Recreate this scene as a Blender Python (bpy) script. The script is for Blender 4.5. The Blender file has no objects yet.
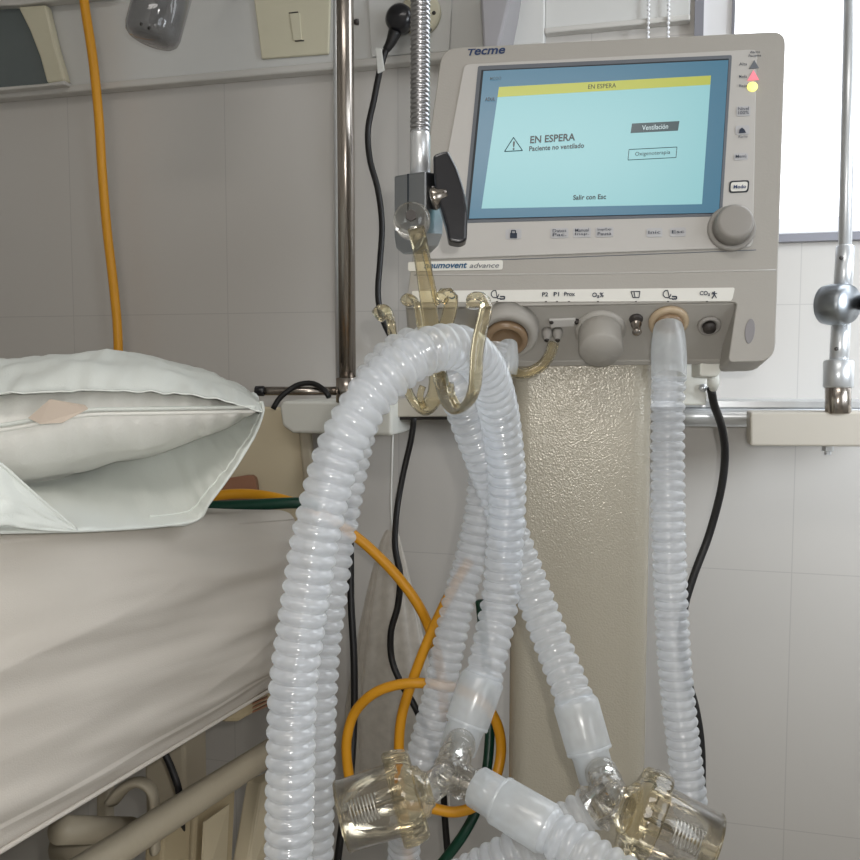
import bpy, bmesh, math, random
from mathutils import Vector, Matrix, noise
random.seed(4)
scene = bpy.context.scene
COL = scene.collection
V3 = Vector
F = 881.0
# ---------------------------------------------------------------- camera
CAM = V3((0, 0, 1.25))
YAW, PITCH = math.radians(14.4), math.radians(-4.2)
ROT = Matrix.Rotation(YAW, 3, 'Z') @ Matrix.Rotation(math.radians(90) + PITCH, 3, 'X')
cd = bpy.data.cameras.new('camera'); co = bpy.data.objects.new('camera', cd); COL.objects.link(co)
co.location = CAM; co.rotation_euler = ROT.to_euler()
cd.sensor_fit = 'HORIZONTAL'; cd.sensor_width = 36; cd.lens = F / 860 * 36; cd.clip_start = .02
scene.camera = co

def ray(px, py):
    return ROT @ V3(((px - 430) / F, (430 - py) / F, -1))
def P(px, py, d):
    return CAM + ray(px, py) * d
def hit(px, py, o, n):
    r = ray(px, py)
    return CAM + r * ((o - CAM).dot(n) / r.dot(n))
WY = 1.32
WN = V3((0, -1, 0))
def W(px, py, off=0):
    return hit(px, py, V3((0, WY - off, 0)), WN)
FWD = ROT @ V3((0, 0, -1)); RIGHT = ROT @ V3((1, 0, 0)); UP = ROT @ V3((0, 1, 0))
Z = V3((0, 0, 1))

# ---------------------------------------------------------------- materials
def newmat(name):
    m = bpy.data.materials.new(name); m.use_nodes = True
    nt = m.node_tree; b = nt.nodes['Principled BSDF']
    return m, nt, b
def L(c):
    return tuple((x / 12.92 if x <= .04045 else ((x + .055) / 1.055) ** 2.4) for x in c) + (1,)
def mat(name, c, rough=.5, metal=0, var=.04, scale=8, bump=0, bscale=60, coat=0, emis=None, estr=0, stretch=(1, 1, 1), spec=.5):
    m, nt, b = newmat(name)
    b.inputs['Roughness'].default_value = rough; b.inputs['Metallic'].default_value = metal
    b.inputs['Specular IOR Level'].default_value = spec
    b.inputs['Coat Weight'].default_value = coat
    tc = nt.nodes.new('ShaderNodeTexCoord')
    mp = nt.nodes.new('ShaderNodeMapping'); mp.inputs['Scale'].default_value = stretch
    nt.links.new(tc.outputs['Object'], mp.inputs[0])
    n = nt.nodes.new('ShaderNodeTexNoise'); n.inputs['Scale'].default_value = scale; n.inputs['Detail'].default_value = 4
    nt.links.new(mp.outputs[0], n.inputs['Vector'])
    mx = nt.nodes.new('ShaderNodeMix'); mx.data_type = 'RGBA'
    lo = tuple(max(0, x - var) for x in c); hi = tuple(min(1, x + var) for x in c)
    mx.inputs[6].default_value = L(lo); mx.inputs[7].default_value = L(hi)
    nt.links.new(n.outputs['Fac'], mx.inputs[0]); nt.links.new(mx.outputs[2], b.inputs['Base Color'])
    if bump:
        n2 = nt.nodes.new('ShaderNodeTexNoise'); n2.inputs['Scale'].default_value = bscale; n2.inputs['Detail'].default_value = 3
        nt.links.new(mp.outputs[0], n2.inputs['Vector'])
        bp = nt.nodes.new('ShaderNodeBump'); bp.inputs['Strength'].default_value = bump; bp.inputs['Distance'].default_value = .002
        nt.links.new(n2.outputs['Fac'], bp.inputs['Height']); nt.links.new(bp.outputs[0], b.inputs['Normal'])
    if emis:
        b.inputs['Emission Color'].default_value = L(emis); b.inputs['Emission Strength'].default_value = estr
    return m
def clear(name, tint, edge, blend=.35, gl=.06, body=.1, power=2.0, rim=.6, trans=.5, shine=.6, crisp=0):
    """thin moulded plastic: tinted and see-through face on, glossy towards grazing angles, with a little milky body"""
    m, nt, b = newmat(name)
    nt.nodes.remove(b)
    out = nt.nodes['Material Output']; N = nt.nodes.new; K = nt.links.new
    tr = N('ShaderNodeBsdfTransparent'); tr.inputs[0].default_value = L(tint)
    gs = N('ShaderNodeBsdfGlossy'); gs.inputs['Roughness'].default_value = gl; gs.inputs[0].default_value = (1, 1, 1, 1)
    df = N('ShaderNodeBsdfDiffuse'); df.inputs[0].default_value = L(edge)
    tl = N('ShaderNodeBsdfTranslucent'); tl.inputs[0].default_value = L(edge)
    bd = N('ShaderNodeMixShader'); bd.inputs[0].default_value = trans; K(df.outputs[0], bd.inputs[1]); K(tl.outputs[0], bd.inputs[2])
    lw = N('ShaderNodeLayerWeight'); lw.inputs['Blend'].default_value = blend
    pw_ = N('ShaderNodeMath'); pw_.operation = 'POWER'; pw_.inputs[1].default_value = power; K(lw.outputs['Facing'], pw_.inputs[0])
    rm = N('ShaderNodeMath'); rm.operation = 'MULTIPLY'; rm.inputs[1].default_value = rim; K(pw_.outputs[0], rm.inputs[0])
    nz = N('ShaderNodeTexNoise'); nz.inputs['Scale'].default_value = 60
    tc = N('ShaderNodeTexCoord'); K(tc.outputs['Object'], nz.inputs['Vector'])
    mr = N('ShaderNodeMapRange'); mr.inputs['To Min'].default_value = body * .7; mr.inputs['To Max'].default_value = body * 1.3
    K(nz.outputs['Fac'], mr.inputs['Value'])
    ad = N('ShaderNodeMath'); ad.operation = 'ADD'; ad.use_clamp = True; K(rm.outputs[0], ad.inputs[0]); K(mr.outputs[0], ad.inputs[1])
    m1 = N('ShaderNodeMixShader'); K(ad.outputs[0], m1.inputs[0]); K(tr.outputs[0], m1.inputs[1]); K(bd.outputs[0], m1.inputs[2])
    lw2 = N('ShaderNodeLayerWeight'); lw2.inputs['Blend'].default_value = .5
    p5 = N('ShaderNodeMath'); p5.operation = 'POWER'; p5.inputs[1].default_value = 4.0; K(lw2.outputs['Facing'], p5.inputs[0])
    fr = N('ShaderNodeMath'); fr.operation = 'MULTIPLY_ADD'; fr.inputs[1].default_value = shine; fr.inputs[2].default_value = .045; K(p5.outputs[0], fr.inputs[0])
    if crisp:
        f2 = N('ShaderNodeFresnel'); f2.inputs[0].default_value = 1.5
        fr = N('ShaderNodeMath'); fr.operation = 'MINIMUM'; fr.inputs[1].default_value = crisp; K(f2.outputs[0], fr.inputs[0])
    m2 = N('ShaderNodeMixShader'); K(fr.outputs[0], m2.inputs[0]); K(m1.outputs[0], m2.inputs[1]); K(gs.outputs[0], m2.inputs[2])
    K(m2.outputs[0], out.inputs[0])
    return m

M = {}
M['hose'] = clear('milky hose', (.98, .985, .995), (.935, .95, .965), .4, .16, .34, 2.2, .42, .35, .35)
M['cuff'] = clear('frosted cuff', (.97, .975, .98), (.90, .915, .925), .35, .25, .44, 2.2, .45, .35, .25)
M['clear'] = clear('clear plastic', (.98, .975, .965), (.90, .88, .84), .3, .05, .01, 3.0, .25, crisp=.65)
M['amber'] = clear('pale amber plastic', (.975, .95, .875), (.92, .87, .76), .35, .06, .04, 2.6, .25, crisp=.9)
M['cup'] = clear('clear cup', (.98, .97, .955), (.88, .86, .81), .3, .04, .03, 3.0, .3, crisp=.85)
M['jar'] = clear('grey jar', (.90, .90, .90), (.70, .70, .71), .35, .08, .2, 2.5, .6)
M['bag'] = clear('thin plastic bag', (.95, .945, .93), (.90, .88, .85), .4, .35, .72, 1.8, .5, .4, .2)
M['house'] = mat('housing beige grey', (.665, .65, .625), .42, var=.008, bump=.08, bscale=500)
M['face'] = mat('faceplate pale grey', (.755, .745, .73), .4, var=.006)
M['strip'] = mat('label strip white', (.90, .895, .87), .4, var=.01)
M['knob'] = mat('knob grey', (.60, .585, .565), .45, var=.01)
M['dark'] = mat('dark recess', (.22, .2, .19), .5)
M['ink'] = mat('dark ink', (.16, .2, .27), .6, var=.01)
M['navy'] = mat('navy ink', (.08, .2, .38), .5, var=.01)
M['teal'] = mat('teal ink', (.05, .32, .48), .5, var=.01)
M['greyink'] = mat('grey ink', (.42, .44, .47), .6, var=.01)
M['pinkl'] = mat('pink lamp', (.95, .55, .6), .4, emis=(1, .5, .58), estr=.35)
M['yell'] = mat('yellow lamp', (1, .95, .6), .4, emis=(1, .95, .5), estr=.8)
def screenmat(name, c, s):
    m = mat(name, tuple(x * .25 for x in c), .25, var=.005, emis=c, estr=s)
    return m
M['scr_b'] = screenmat('screen blue', (.34, .55, .66), .62)
M['scr_c'] = screenmat('screen cyan', (.62, .84, .86), .78)
M['scr_y'] = screenmat('screen yellow', (.78, .80, .36), .75)
M['scr_k'] = screenmat('screen slate', (.27, .36, .39), .6)
M['scr_t'] = screenmat('screen text', (.1, .17, .22), .4)
M['scr_w'] = screenmat('screen white', (.85, .93, .94), .8)
M['gasket'] = mat('black gasket', (.13, .16, .19), .5, var=.01)
M['btn'] = mat('button grey', (.735, .735, .745), .5, var=.005)
M['portamber'] = mat('port brown', (.55, .46, .36), .25, var=.03, coat=.3)
M['portring'] = mat('port ring tan', (.74, .66, .55), .35, var=.02, coat=.3)
M['chrome'] = mat('brushed steel', (.66, .63, .60), .22, 1, .03, 3, stretch=(40, 40, 1))
M['steel'] = mat('satin steel', (.84, .85, .86), .3, .65, .02, 20)
M['goose'] = mat('gooseneck steel', (.66, .66, .67), .3, 1, .02, 20)
M['alum'] = mat('aluminium block', (.64, .66, .68), .36, 1, .02, 30)
M['black'] = mat('black rubber', (.07, .065, .07), .45, var=.02)
M['blackg'] = mat('black gloss plastic', (.09, .09, .11), .28, var=.01, coat=.3)
M['yellow'] = mat('yellow hose', (.86, .60, .10), .42, var=.03)
M['green'] = mat('green hose', (.03, .23, .17), .35, var=.02)
M['sheet'] = mat('white sheet', (.80, .775, .74), .85, var=.01, bump=.15, bscale=900, spec=.2)
M['case'] = mat('pillowcase cotton', (.885, .90, .88), .8, var=.012, bump=.2, bscale=700, spec=.2)
M['ticking'] = mat('pillow ticking', (.93, .925, .905), .75, var=.012, bump=.2, bscale=500, spec=.25)
M['tagc'] = mat('cloth tag', (.80, .74, .68), .8, var=.02)
M['beige'] = mat('bed frame beige', (.70, .66, .58), .5, var=.02, bump=.1, bscale=200)
M['beige2'] = mat('bed plastic tan', (.68, .62, .50), .55, var=.03, bump=.15, bscale=150)
M['tan'] = mat('headboard tan', (.78, .73, .62), .5, var=.015)
M['brown'] = mat('brown plastic', (.55, .38, .28), .5, var=.03)
M['boxw'] = mat('white box plastic', (.87, .87, .84), .42, var=.01)
M['boxg'] = mat('rail box grey', (.77, .745, .70), .45, var=.01)
M['cream'] = mat('cream outlet', (.80, .78, .69), .45, var=.012)
M['panel'] = mat('headwall panel', (.80, .80, .79), .4, var=.012)
M['trim'] = mat('trim white', (.78, .77, .75), .4, var=.01)
M['winf'] = mat('window frame white', (.92, .92, .93), .35, var=.01)
M['wing'] = mat('window gasket grey', (.52, .52, .55), .5, var=.01)
M['lampd'] = mat('dark lamp glass', (.38, .41, .41), .25, var=.02)
M['floor'] = mat('vinyl floor', (.72, .70, .66), .4, var=.03)
M['plaster'] = mat('painted plaster', (.80, .79, .77), .8, var=.01)
M['arm'] = mat('grey arm', (.55, .54, .55), .4, var=.02)
M['label'] = mat('paper label', (.85, .85, .83), .6, var=.01)

# speckled hammered paint for the column
m, nt, b = newmat('hammered beige paint')
b.inputs['Base Color'].default_value = L((.70, .675, .615)); b.inputs['Roughness'].default_value = .24
b.inputs['Metallic'].default_value = .1
tc = nt.nodes.new('ShaderNodeTexCoord'); vo = nt.nodes.new('ShaderNodeTexVoronoi'); vo.inputs['Scale'].default_value = 520
no = nt.nodes.new('ShaderNodeTexNoise'); no.inputs['Scale'].default_value = 420
nt.links.new(tc.outputs['Object'], vo.inputs['Vector']); nt.links.new(tc.outputs['Object'], no.inputs['Vector'])
ad = nt.nodes.new('ShaderNodeMath'); ad.operation = 'ADD'; nt.links.new(vo.outputs['Distance'], ad.inputs[0]); nt.links.new(no.outputs['Fac'], ad.inputs[1])
bp = nt.nodes.new('ShaderNodeBump'); bp.inputs['Strength'].default_value = .45; bp.inputs['Distance'].default_value = .0006
nt.links.new(ad.outputs[0], bp.inputs['Height']); nt.links.new(bp.outputs[0], b.inputs['Normal'])
M['hammer'] = m

# tiled wall
m, nt, b = newmat('glazed wall tile')
b.inputs['Roughness'].default_value = .33
tc = nt.nodes.new('ShaderNodeTexCoord'); mp = nt.nodes.new('ShaderNodeMapping')
sep = nt.nodes.new('ShaderNodeSeparateXYZ'); cmb = nt.nodes.new('ShaderNodeCombineXYZ')
nt.links.new(tc.outputs['Object'], sep.inputs[0])
nt.links.new(sep.outputs[0], cmb.inputs[0]); nt.links.new(sep.outputs[2], cmb.inputs[1])
nt.links.new(cmb.outputs[0], mp.inputs[0])
TW, TH = .29, (W(760, 305).z - W(760, 571).z)
g0 = W(797, 400); gz = W(760, 305).z
mp.inputs['Location'].default_value = (-(g0.x % TW), -(gz % TH), 0)
br = nt.nodes.new('ShaderNodeTexBrick'); br.offset = 0; br.squash = 1
br.inputs['Scale'].default_value = 1; br.inputs['Brick Width'].default_value = TW; br.inputs['Row Height'].default_value = TH
br.inputs['Mortar Size'].default_value = .0009; br.inputs['Mortar Smooth'].default_value = .5
br.inputs['Color1'].default_value = L((.765, .75, .73)); br.inputs['Color2'].default_value = L((.77, .755, .735))
br.inputs['Mortar'].default_value = L((.705, .69, .675))
nt.links.new(mp.outputs[0], br.inputs['Vector']); nt.links.new(br.outputs['Color'], b.inputs['Base Color'])
no = nt.nodes.new('ShaderNodeTexNoise'); no.inputs['Scale'].default_value = 18; nt.links.new(tc.outputs['Object'], no.inputs['Vector'])
bp = nt.nodes.new('ShaderNodeBump'); bp.inputs['Strength'].default_value = .12; bp.inputs['Distance'].default_value = .004
nt.links.new(no.outputs['Fac'], bp.inputs['Height']); nt.links.new(bp.outputs[0], b.inputs['Normal'])
M['tile'] = m
# window glass
m, nt, b = newmat('window glass')
tr = nt.nodes.new('ShaderNodeBsdfTransparent'); gl = nt.nodes.new('ShaderNodeBsdfGlossy'); gl.inputs['Roughness'].default_value = .05
fr = nt.nodes.new('ShaderNodeFresnel'); mx = nt.nodes.new('ShaderNodeMixShader')
nt.links.new(fr.outputs[0], mx.inputs[0]); nt.links.new(tr.outputs[0], mx.inputs[1]); nt.links.new(gl.outputs[0], mx.inputs[2])
nt.links.new(mx.outputs[0], nt.nodes['Material Output'].inputs[0])
M['glass'] = m

# ---------------------------------------------------------------- object helpers
def link(name, me, m, parent=None, smooth=True, bevel=0, segs=2, solid=0, auto=True):
    o = bpy.data.objects.new(name, me); COL.objects.link(o)
    if m: me.materials.append(m)
    if smooth:
        for p in me.polygons: p.use_smooth = True
    if parent:
        o.parent = parent
        bpy.context.view_layer.update()
        o.matrix_parent_inverse = Matrix.Identity(4)
        o.location = -parent.location
    if solid:
        s = o.modifiers.new('thickness', 'SOLIDIFY'); s.thickness = solid; s.offset = 0
    if bevel:
        bv = o.modifiers.new('bevel', 'BEVEL'); bv.width = bevel; bv.segments = segs; bv.limit_method = 'ANGLE'; bv.angle_limit = math.radians(35)
        bv.harden_normals = False
    return o
def sharp(me, ang=35):
    bm = bmesh.new(); bm.from_mesh(me)
    for e in bm.edges:
        if len(e.link_faces) == 2 and e.calc_face_angle(0) > math.radians(ang): e.smooth = False
    bm.to_mesh(me); bm.free()
def thing(name, label, cat, loc, group=None):
    o = bpy.data.objects.new(name, None); COL.objects.link(o)
    o.location = loc; o.empty_display_size = .02
    o['label'] = label; o['category'] = cat
    if group: o['group'] = group
    return o
def tag(o, label, cat, group=None, kind=None):
    o['label'] = label; o['category'] = cat
    if group: o['group'] = group
    if kind: o['kind'] = kind
    return o
def struct(o, label=None):
    o['kind'] = 'structure'
    return o
def mesh(verts, faces):
    me = bpy.data.meshes.new('m'); me.from_pydata([tuple(v) for v in verts], [], faces)
    bm = bmesh.new(); bm.from_mesh(me)
    bmesh.ops.recalc_face_normals(bm, faces=bm.faces[:])
    bm.to_mesh(me); bm.free(); me.update()
    return me
def join(mes):
    vs, fs = [], []
    for me in mes:
        k = len(vs)
        vs += [v.co.copy() for v in me.vertices]; fs += [[i + k for i in p.vertices] for p in me.polygons]
    return mesh(vs, fs)
def prism(front, vec):
    """polygon swept by vec"""
    n = len(front)
    vs = list(front) + [p + vec for p in front]
    fs = [list(range(n)), list(range(2 * n - 1, n - 1, -1))] + [[i, (i + 1) % n, (i + 1) % n + n, i + n] for i in range(n)]
    return mesh(vs, fs)
def box(o, ax, ay, az):
    """box from corner o along three vectors"""
    return prism([o, o + ax, o + ax + ay, o + ay], az)
def catmull(pts, step):
    pts = [V3(p) for p in pts]
    if len(pts) == 2:
        n = max(2, int((pts[1] - pts[0]).length / step) + 1)
        return [pts[0].lerp(pts[1], i / (n - 1)) for i in range(n)]
    ext = [pts[0] * 2 - pts[1]] + pts + [pts[-1] * 2 - pts[-2]]
    dense = []
    for i in range(1, len(ext) - 2):
        p0, p1, p2, p3 = ext[i - 1:i + 3]
        for k in range(24):
            t = k / 24
            dense.append(.5 * ((2 * p1) + (p2 - p0) * t + (2 * p0 - 5 * p1 + 4 * p2 - p3) * t * t + (3 * p1 - p0 - 3 * p2 + p3) * t ** 3))
    dense.append(pts[-1])
    cum = [0]
    for a, b_ in zip(dense, dense[1:]): cum.append(cum[-1] + (b_ - a).length)
    n = max(3, int(cum[-1] / step) + 1)
    res, j = [], 0
    for i in range(n):
        s = cum[-1] * i / (n - 1)
        while j < len(cum) - 2 and cum[j + 1] < s: j += 1
        t = (s - cum[j]) / max(1e-9, cum[j + 1] - cum[j])
        res.append(dense[j].lerp(dense[j + 1], min(1, t)))
    return res
def sweep(pts, rad, seg=16, step=.004, cap=True, flat=1.0, ref=None):
    """rad: number or function of arc length s"""
    c = catmull(pts, step)
    n = len(c); vs = []; fs = []
    s = 0; u = None
    for i, p in enumerate(c):
        t = (c[min(n - 1, i + 1)] - c[max(0, i - 1)]).normalized()
        if u is None:
            r0 = ref if ref is not None else (V3((0, 0, 1)) if abs(t.z) < .9 else V3((1, 0, 0)))
            u = (r0 - t * r0.dot(t)).normalized()
        else:
            u = (u - t * u.dot(t)).normalized()
        w = t.cross(u)
        if i: s += (p - c[i - 1]).length
        r = rad(s) if callable(rad) else rad
        for k in range(seg):
            a = 2 * math.pi * k / seg
            vs.append(p + u * (r * math.cos(a)) * flat + w * (r * math.sin(a)))
    for i in range(n - 1):
        for k in range(seg):
            a = i * seg + k; b_ = i * seg + (k + 1) % seg
            fs.append([a, b_, b_ + seg, a + seg])
    if cap:
        fs.append(list(range(seg))[::-1]); fs.append([(n - 1) * seg + k for k in range(seg)])
    return mesh(vs, fs)
def lathe(o, axis, prof, seg=32, cap=True, scale=1):
    """prof: list of (distance along axis, radius)"""
    a = axis.normalized(); r0 = Z if abs(a.z) < .9 else V3((1, 0, 0))
    u = (r0 - a * r0.dot(a)).normalized(); w = a.cross(u)
    vs, fs = [], []
    for (h, r) in prof:
        for k in range(seg):
            t = 2 * math.pi * k / seg
            vs.append(o + a * h * scale + (u * math.cos(t) + w * math.sin(t)) * max(r, 1e-5) * scale)
    for i in range(len(prof) - 1):
        for k in range(seg):
            p = i * seg + k; q = i * seg + (k + 1) % seg
            fs.append([p, q, q + seg, p + seg])
    if cap:
        if prof[0][1] > 1e-4: fs.append(list(range(seg)))
        if prof[-1][1] > 1e-4: fs.append([(len(prof) - 1) * seg + k for k in range(seg)])
    return mesh(vs, fs)
def pxs(lst, r=None):
    return [P(*a) for a in lst]
def grid(fn, nu, nv):
    vs = [fn(i / (nu - 1), j / (nv - 1)) for i in range(nu) for j in range(nv)]
    fs = [[i * nv + j, i * nv + j + 1, (i + 1) * nv + j + 1, (i + 1) * nv + j] for i in range(nu - 1) for j in range(nv - 1)]
    return mesh(vs, fs)
def text(s, corners, depth_vec, bold=False, shear=0):
    """text laid into the quad corners = BL, BR, TR, TL (world points)"""
    cu = bpy.data.curves.new('t', 'FONT'); cu.body = s; cu.size = 1; cu.resolution_u = 3
    cu.offset = .025 if bold else .004
    cu.shear = shear
    o = bpy.data.objects.new('t', cu); COL.objects.link(o)
    dg = bpy.context.evaluated_depsgraph_get(); dg.update()
    me0 = bpy.data.meshes.new_from_object(o.evaluated_get(dg))
    bpy.data.objects.remove(o)
    xs = [v.co.x for v in me0.vertices]; ys = [v.co.y for v in me0.vertices]
    x0, x1, y0, y1 = min(xs), max(xs), min(ys), max(ys)
    bl, br_, tr_, tl = corners
    vs = []
    for v in me0.vertices:
        a = (v.co.x - x0) / (x1 - x0); b_ = (v.co.y - y0) / (y1 - y0)
        vs.append(bl.lerp(br_, a).lerp(tl.lerp(tr_, a), b_) + depth_vec)
    return mesh(vs, [list(p.vertices) for p in me0.polygons])

# ================================================================ THE ROOM
wl, wr = -1.9, 1.5
win0 = W(697, 100); wx0 = win0.x; wz0 = W(760, 236).z; wz1 = wz0 + 1.0; wx1 = wx0 + 1.1
fl_z, ce_z = 0.0, 2.7
T = .14
parts = []
def wbox(x0, x1, z0, z1, y0, y1):
    return box(V3((x0, y0, z0)), V3((x1 - x0, 0, 0)), V3((0, 0, z1 - z0)), V3((0, y1 - y0, 0)))
o = link('wall_back', join([wbox(wl, wx0, fl_z, ce_z, WY, WY + T), wbox(wx0, wx1, fl_z, wz0, WY, WY + T),
          wbox(wx0, wx1, wz1, ce_z, WY, WY + T), wbox(wx1, wr, fl_z, ce_z, WY, WY + T)]), M['tile'], smooth=False); struct(o)
YB = -1.6
struct(link('floor', wbox(wl, wr, -.1, 0, YB, WY + T), M['floor'], smooth=False))
struct(link('ceiling', wbox(wl, wr, ce_z, ce_z + .1, YB, WY + T), M['plaster'], smooth=False))
struct(link('wall_left', wbox(wl - .1, wl, 0, ce_z, YB, WY + T), M['plaster'], smooth=False))
struct(link('wall_right', wbox(wr, wr + .1, 0, ce_z, YB, WY + T), M['plaster'], smooth=False))
struct(link('wall_front', wbox(wl, wr, 0, ce_z, YB - .1, YB), M['plaster'], smooth=False))
# headwall panel above the tiles
pz = W(200, 86).z
xr = W(546, 20).x
struct(link('trim_1', wbox(wl, xr, pz + .012, ce_z - .6, WY - .018, WY), M['panel'], smooth=False, bevel=.002))
struct(link('trim_2', wbox(wl, xr, pz, pz + .012, WY - .024, WY), M['trim'], smooth=False, bevel=.003))
zr = W(600, 27).z
struct(link('trim_3', wbox(xr, wx0 - .012, zr, ce_z - .6, WY - .012, WY), M['panel'], smooth=False, bevel=.002))
struct(link('trim_4', wbox(xr, wx0 - .012, zr - .008, zr, WY - .018, WY), M['trim'], smooth=False, bevel=.002))
# window
wf = .045
wn = link('window_1', join([wbox(wx0, wx0 + wf, wz0, wz1, WY - .01, WY + .07), wbox(wx1 - wf, wx1, wz0, wz1, WY - .01, WY + .07),
      wbox(wx0 + wf, wx1 - wf, wz0, wz0 + .022, WY - .01, WY + .07), wbox(wx0 + wf, wx1 - wf, wz1 - wf, wz1, WY - .01, WY + .07)]), M['winf'], smooth=False, bevel=.002)
struct(wn)
g = link('window_gasket', join([wbox(wx0 - .006, wx0 + .006, wz0, wz1, WY - .014, WY - .009), wbox(wx0 + wf - .002, wx0 + wf + .002, wz0 + .02, wz1, WY - .014, WY + .03),
      wbox(wx0 - .006, wx1, wz0 - .011, wz0 - .001, WY - .016, WY)]), M['wing'], wn, smooth=False)
g = link('pane', wbox(wx0 + wf - .003, wx1 - wf + .003, wz0 + .02, wz1 - wf + .003, WY + .03, WY + .034), M['glass'], wn, smooth=False)

# blind chains
for px, nm in ((648, 'left'), (668, 'right')):
    vs = []
    a = W(px, 36, .02); me = []
    for i in range(70):
        me.append(lathe(V3((a.x, a.y, a.z - .02 + i * .0062)), Z, [(-.0024, .0004), (-.0015, .0019), (0, .0025), (.0015, .0019), (.0024, .0004)], 8))
    me.append(sweep([V3((a.x, a.y, a.z - .022)), V3((a.x, a.y, a.z + .43))], .0006, 6, .05))
    tag(link('blind_chain', join(me), M['winf']), 'white beaded blind chain behind ventilator top, %s of the two' % ('farther from the window' if nm == 'left' else 'nearer the window'), 'chain', 'blind chains')

# recessed lamp top left
lt = thing('wall_lamp', 'dark glass wall lamp with curved cream frame at upper left of wall panel', 'lamp', W(0, 80, .02))
q = [W(-120, 14, .02), W(24, 10, .02), W(36, 34, .02), W(46, 60, .02), W(53, 87, .02), W(-120, 101, .02)]
link('lamp_glass', prism(q, V3((0, -.006, 0))), M['lampd'], lt, smooth=False)
q = [W(24, 10, .02), W(52, 8, .02), W(62, 50, .02), W(72, 84, .02), W(53, 86, .02), W(46, 60, .02), W(36, 34, .02)]
link('lamp_frame', prism(q, V3((0, -.016, 0))), M['cream'], lt, smooth=False, bevel=.004)
q = [W(-120, 101, .02), W(53, 87, .02), W(72, 84, .02), W(72, 88, .02), W(-120, 107, .02)]
link('lamp_frame', prism(q, V3((0, -.02, 0))), M['trim'], lt, smooth=False, bevel=.002)
q = [W(-120, -1, .02), W(120, -6, .02), W(120, -1, .02), W(24, 10, .02), W(-120, 14, .02)]
link('lamp_rail', prism(q, V3((0, -.02, 0))), M['trim'], lt, smooth=False, bevel=.002)

# outlet plates
ot = thing('gas_outlet_plate', 'cream square outlet plate with small recessed slot on upper wall panel', 'outlet plate', W(290, 60, .018))
q = [W(250, -40, .018), W(333, -46, .018), W(330, 55, .018), W(263, 60, .018)]
link('plate', prism(q, V3((0, -.006, 0))), M['cream'], ot, smooth=False, bevel=.002)
q = [W(290, 14, .024), W(300, 13, .024), W(302, 40, .024), W(294, 41, .024)]
link('slot_cover', prism(q, V3((0, -.002, 0))), M['cream'], ot, smooth=False, bevel=.0006)
for a, b_ in (((289, 13), (298, 12)), ((295, 41), (304, 40.5))):
    link('slot', sweep([W(*a, .0255), W(*b_, .0255)], .0009, 6), M['dark'], ot)
so = thing('wall_socket', 'cream round wall socket on plate behind the steel gooseneck', 'socket', W(420, 30, .018))
q = [W(366, -40, .018), W(455, -46, .018), W(450, 52, .018), W(372, 58, .018)]
link('plate', prism(q, V3((0, -.005, 0))), M['panel'], so, smooth=False, bevel=.002)
link('socket_face', lathe(W(421, 15, .023), V3((0, -1, 0)), [(0, .031), (.006, .031), (.009, .027), (.009, 0)], 36), M['cream'], so); 
for a in ((434, 13), (430, 30), (425, 2)):
    link('pin_hole', lathe(W(a[0], a[1], .0322), V3((0, -1, 0)), [(0, .0028), (.001, .0028), (.001, 0)], 12), M['dark'], so)

pl = thing('electric_cable', 'black power cord with round plug and white tag hanging from wall socket', 'cord', W(400, 22, .035))
c0 = W(403, 22, .033)
link('plug', lathe(c0, V3((-.1, -1, 0)), [(0, .019), (.012, .021), (.020, .020), (.025, .015), (.026, 0)], 28), M['blackg'], pl)
cp = [W(395, 32, .05), W(391, 42, .05), W(386, 50, .05), W(380, 70, .048), W(374, 100, .04), W(368, 130, .035), W(370, 160, .035), W(378, 190, .035), W(382, 225, .035), W(380, 262, .035), W(378, 295, .035), W(383, 320, .035), W(395, 345, .035)]
link('strain_relief', sweep(cp[:3], lambda s: .010 - s * .16 if s < .035 else .0045, 14, .003), M['black'], pl)
link('cable', sweep(cp, .0047, 12, .01), M['black'], pl)
link('cord_tag', prism([W(376, 48, .056), W(382, 49, .056), W(385, 71, .055), W(378, 74, .055)], V3((.0, -.003, 0))), M['label'], pl, smooth=False, bevel=.001)

# small flow bottle above
jt = thing('flowmeter_jar', 'tilted clear grey plastic jar hanging from top of wall panel', 'jar', P(160, -10, 1.2))
jb, jtp = P(151, 40, 1.18), P(172, -40, 1.18)
ax = (jtp - jb)
link('jar_body', lathe(jb, ax, [(0, .0), (.0, .030), (.004, .0345), (.012, .0365), (.11, .0375), (.11, .035), (.012, .034), (.006, .031), (.006, 0)], 36, cap=False), M['jar'], jt)
link('jar_base_ring', lathe(jb, ax, [(-.002, .022), (.002, .026), (.004, .022)], 30), M['jar'], jt)
link('mounting_neck', sweep([jtp - ax.normalized() * .01, jtp + ax.normalized() * .03, V3((jtp.x, WY - .018, jtp.z + .05))], .008, 14, .01), M['steel'], jt)
link('float_tube', lathe(jb, ax, [(.02, .006), (.022, .009), (.11, .009)], 16), M['jar'], jt)
link('float_mark', join([lathe(P(141, 24, 1.145), -FWD, [(0, .0022), (.001, 0)], 10), lathe(P(149, 28, 1.145), -FWD, [(0, .0022), (.001, 0)], 10)]), M['dark'], jt)

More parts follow.
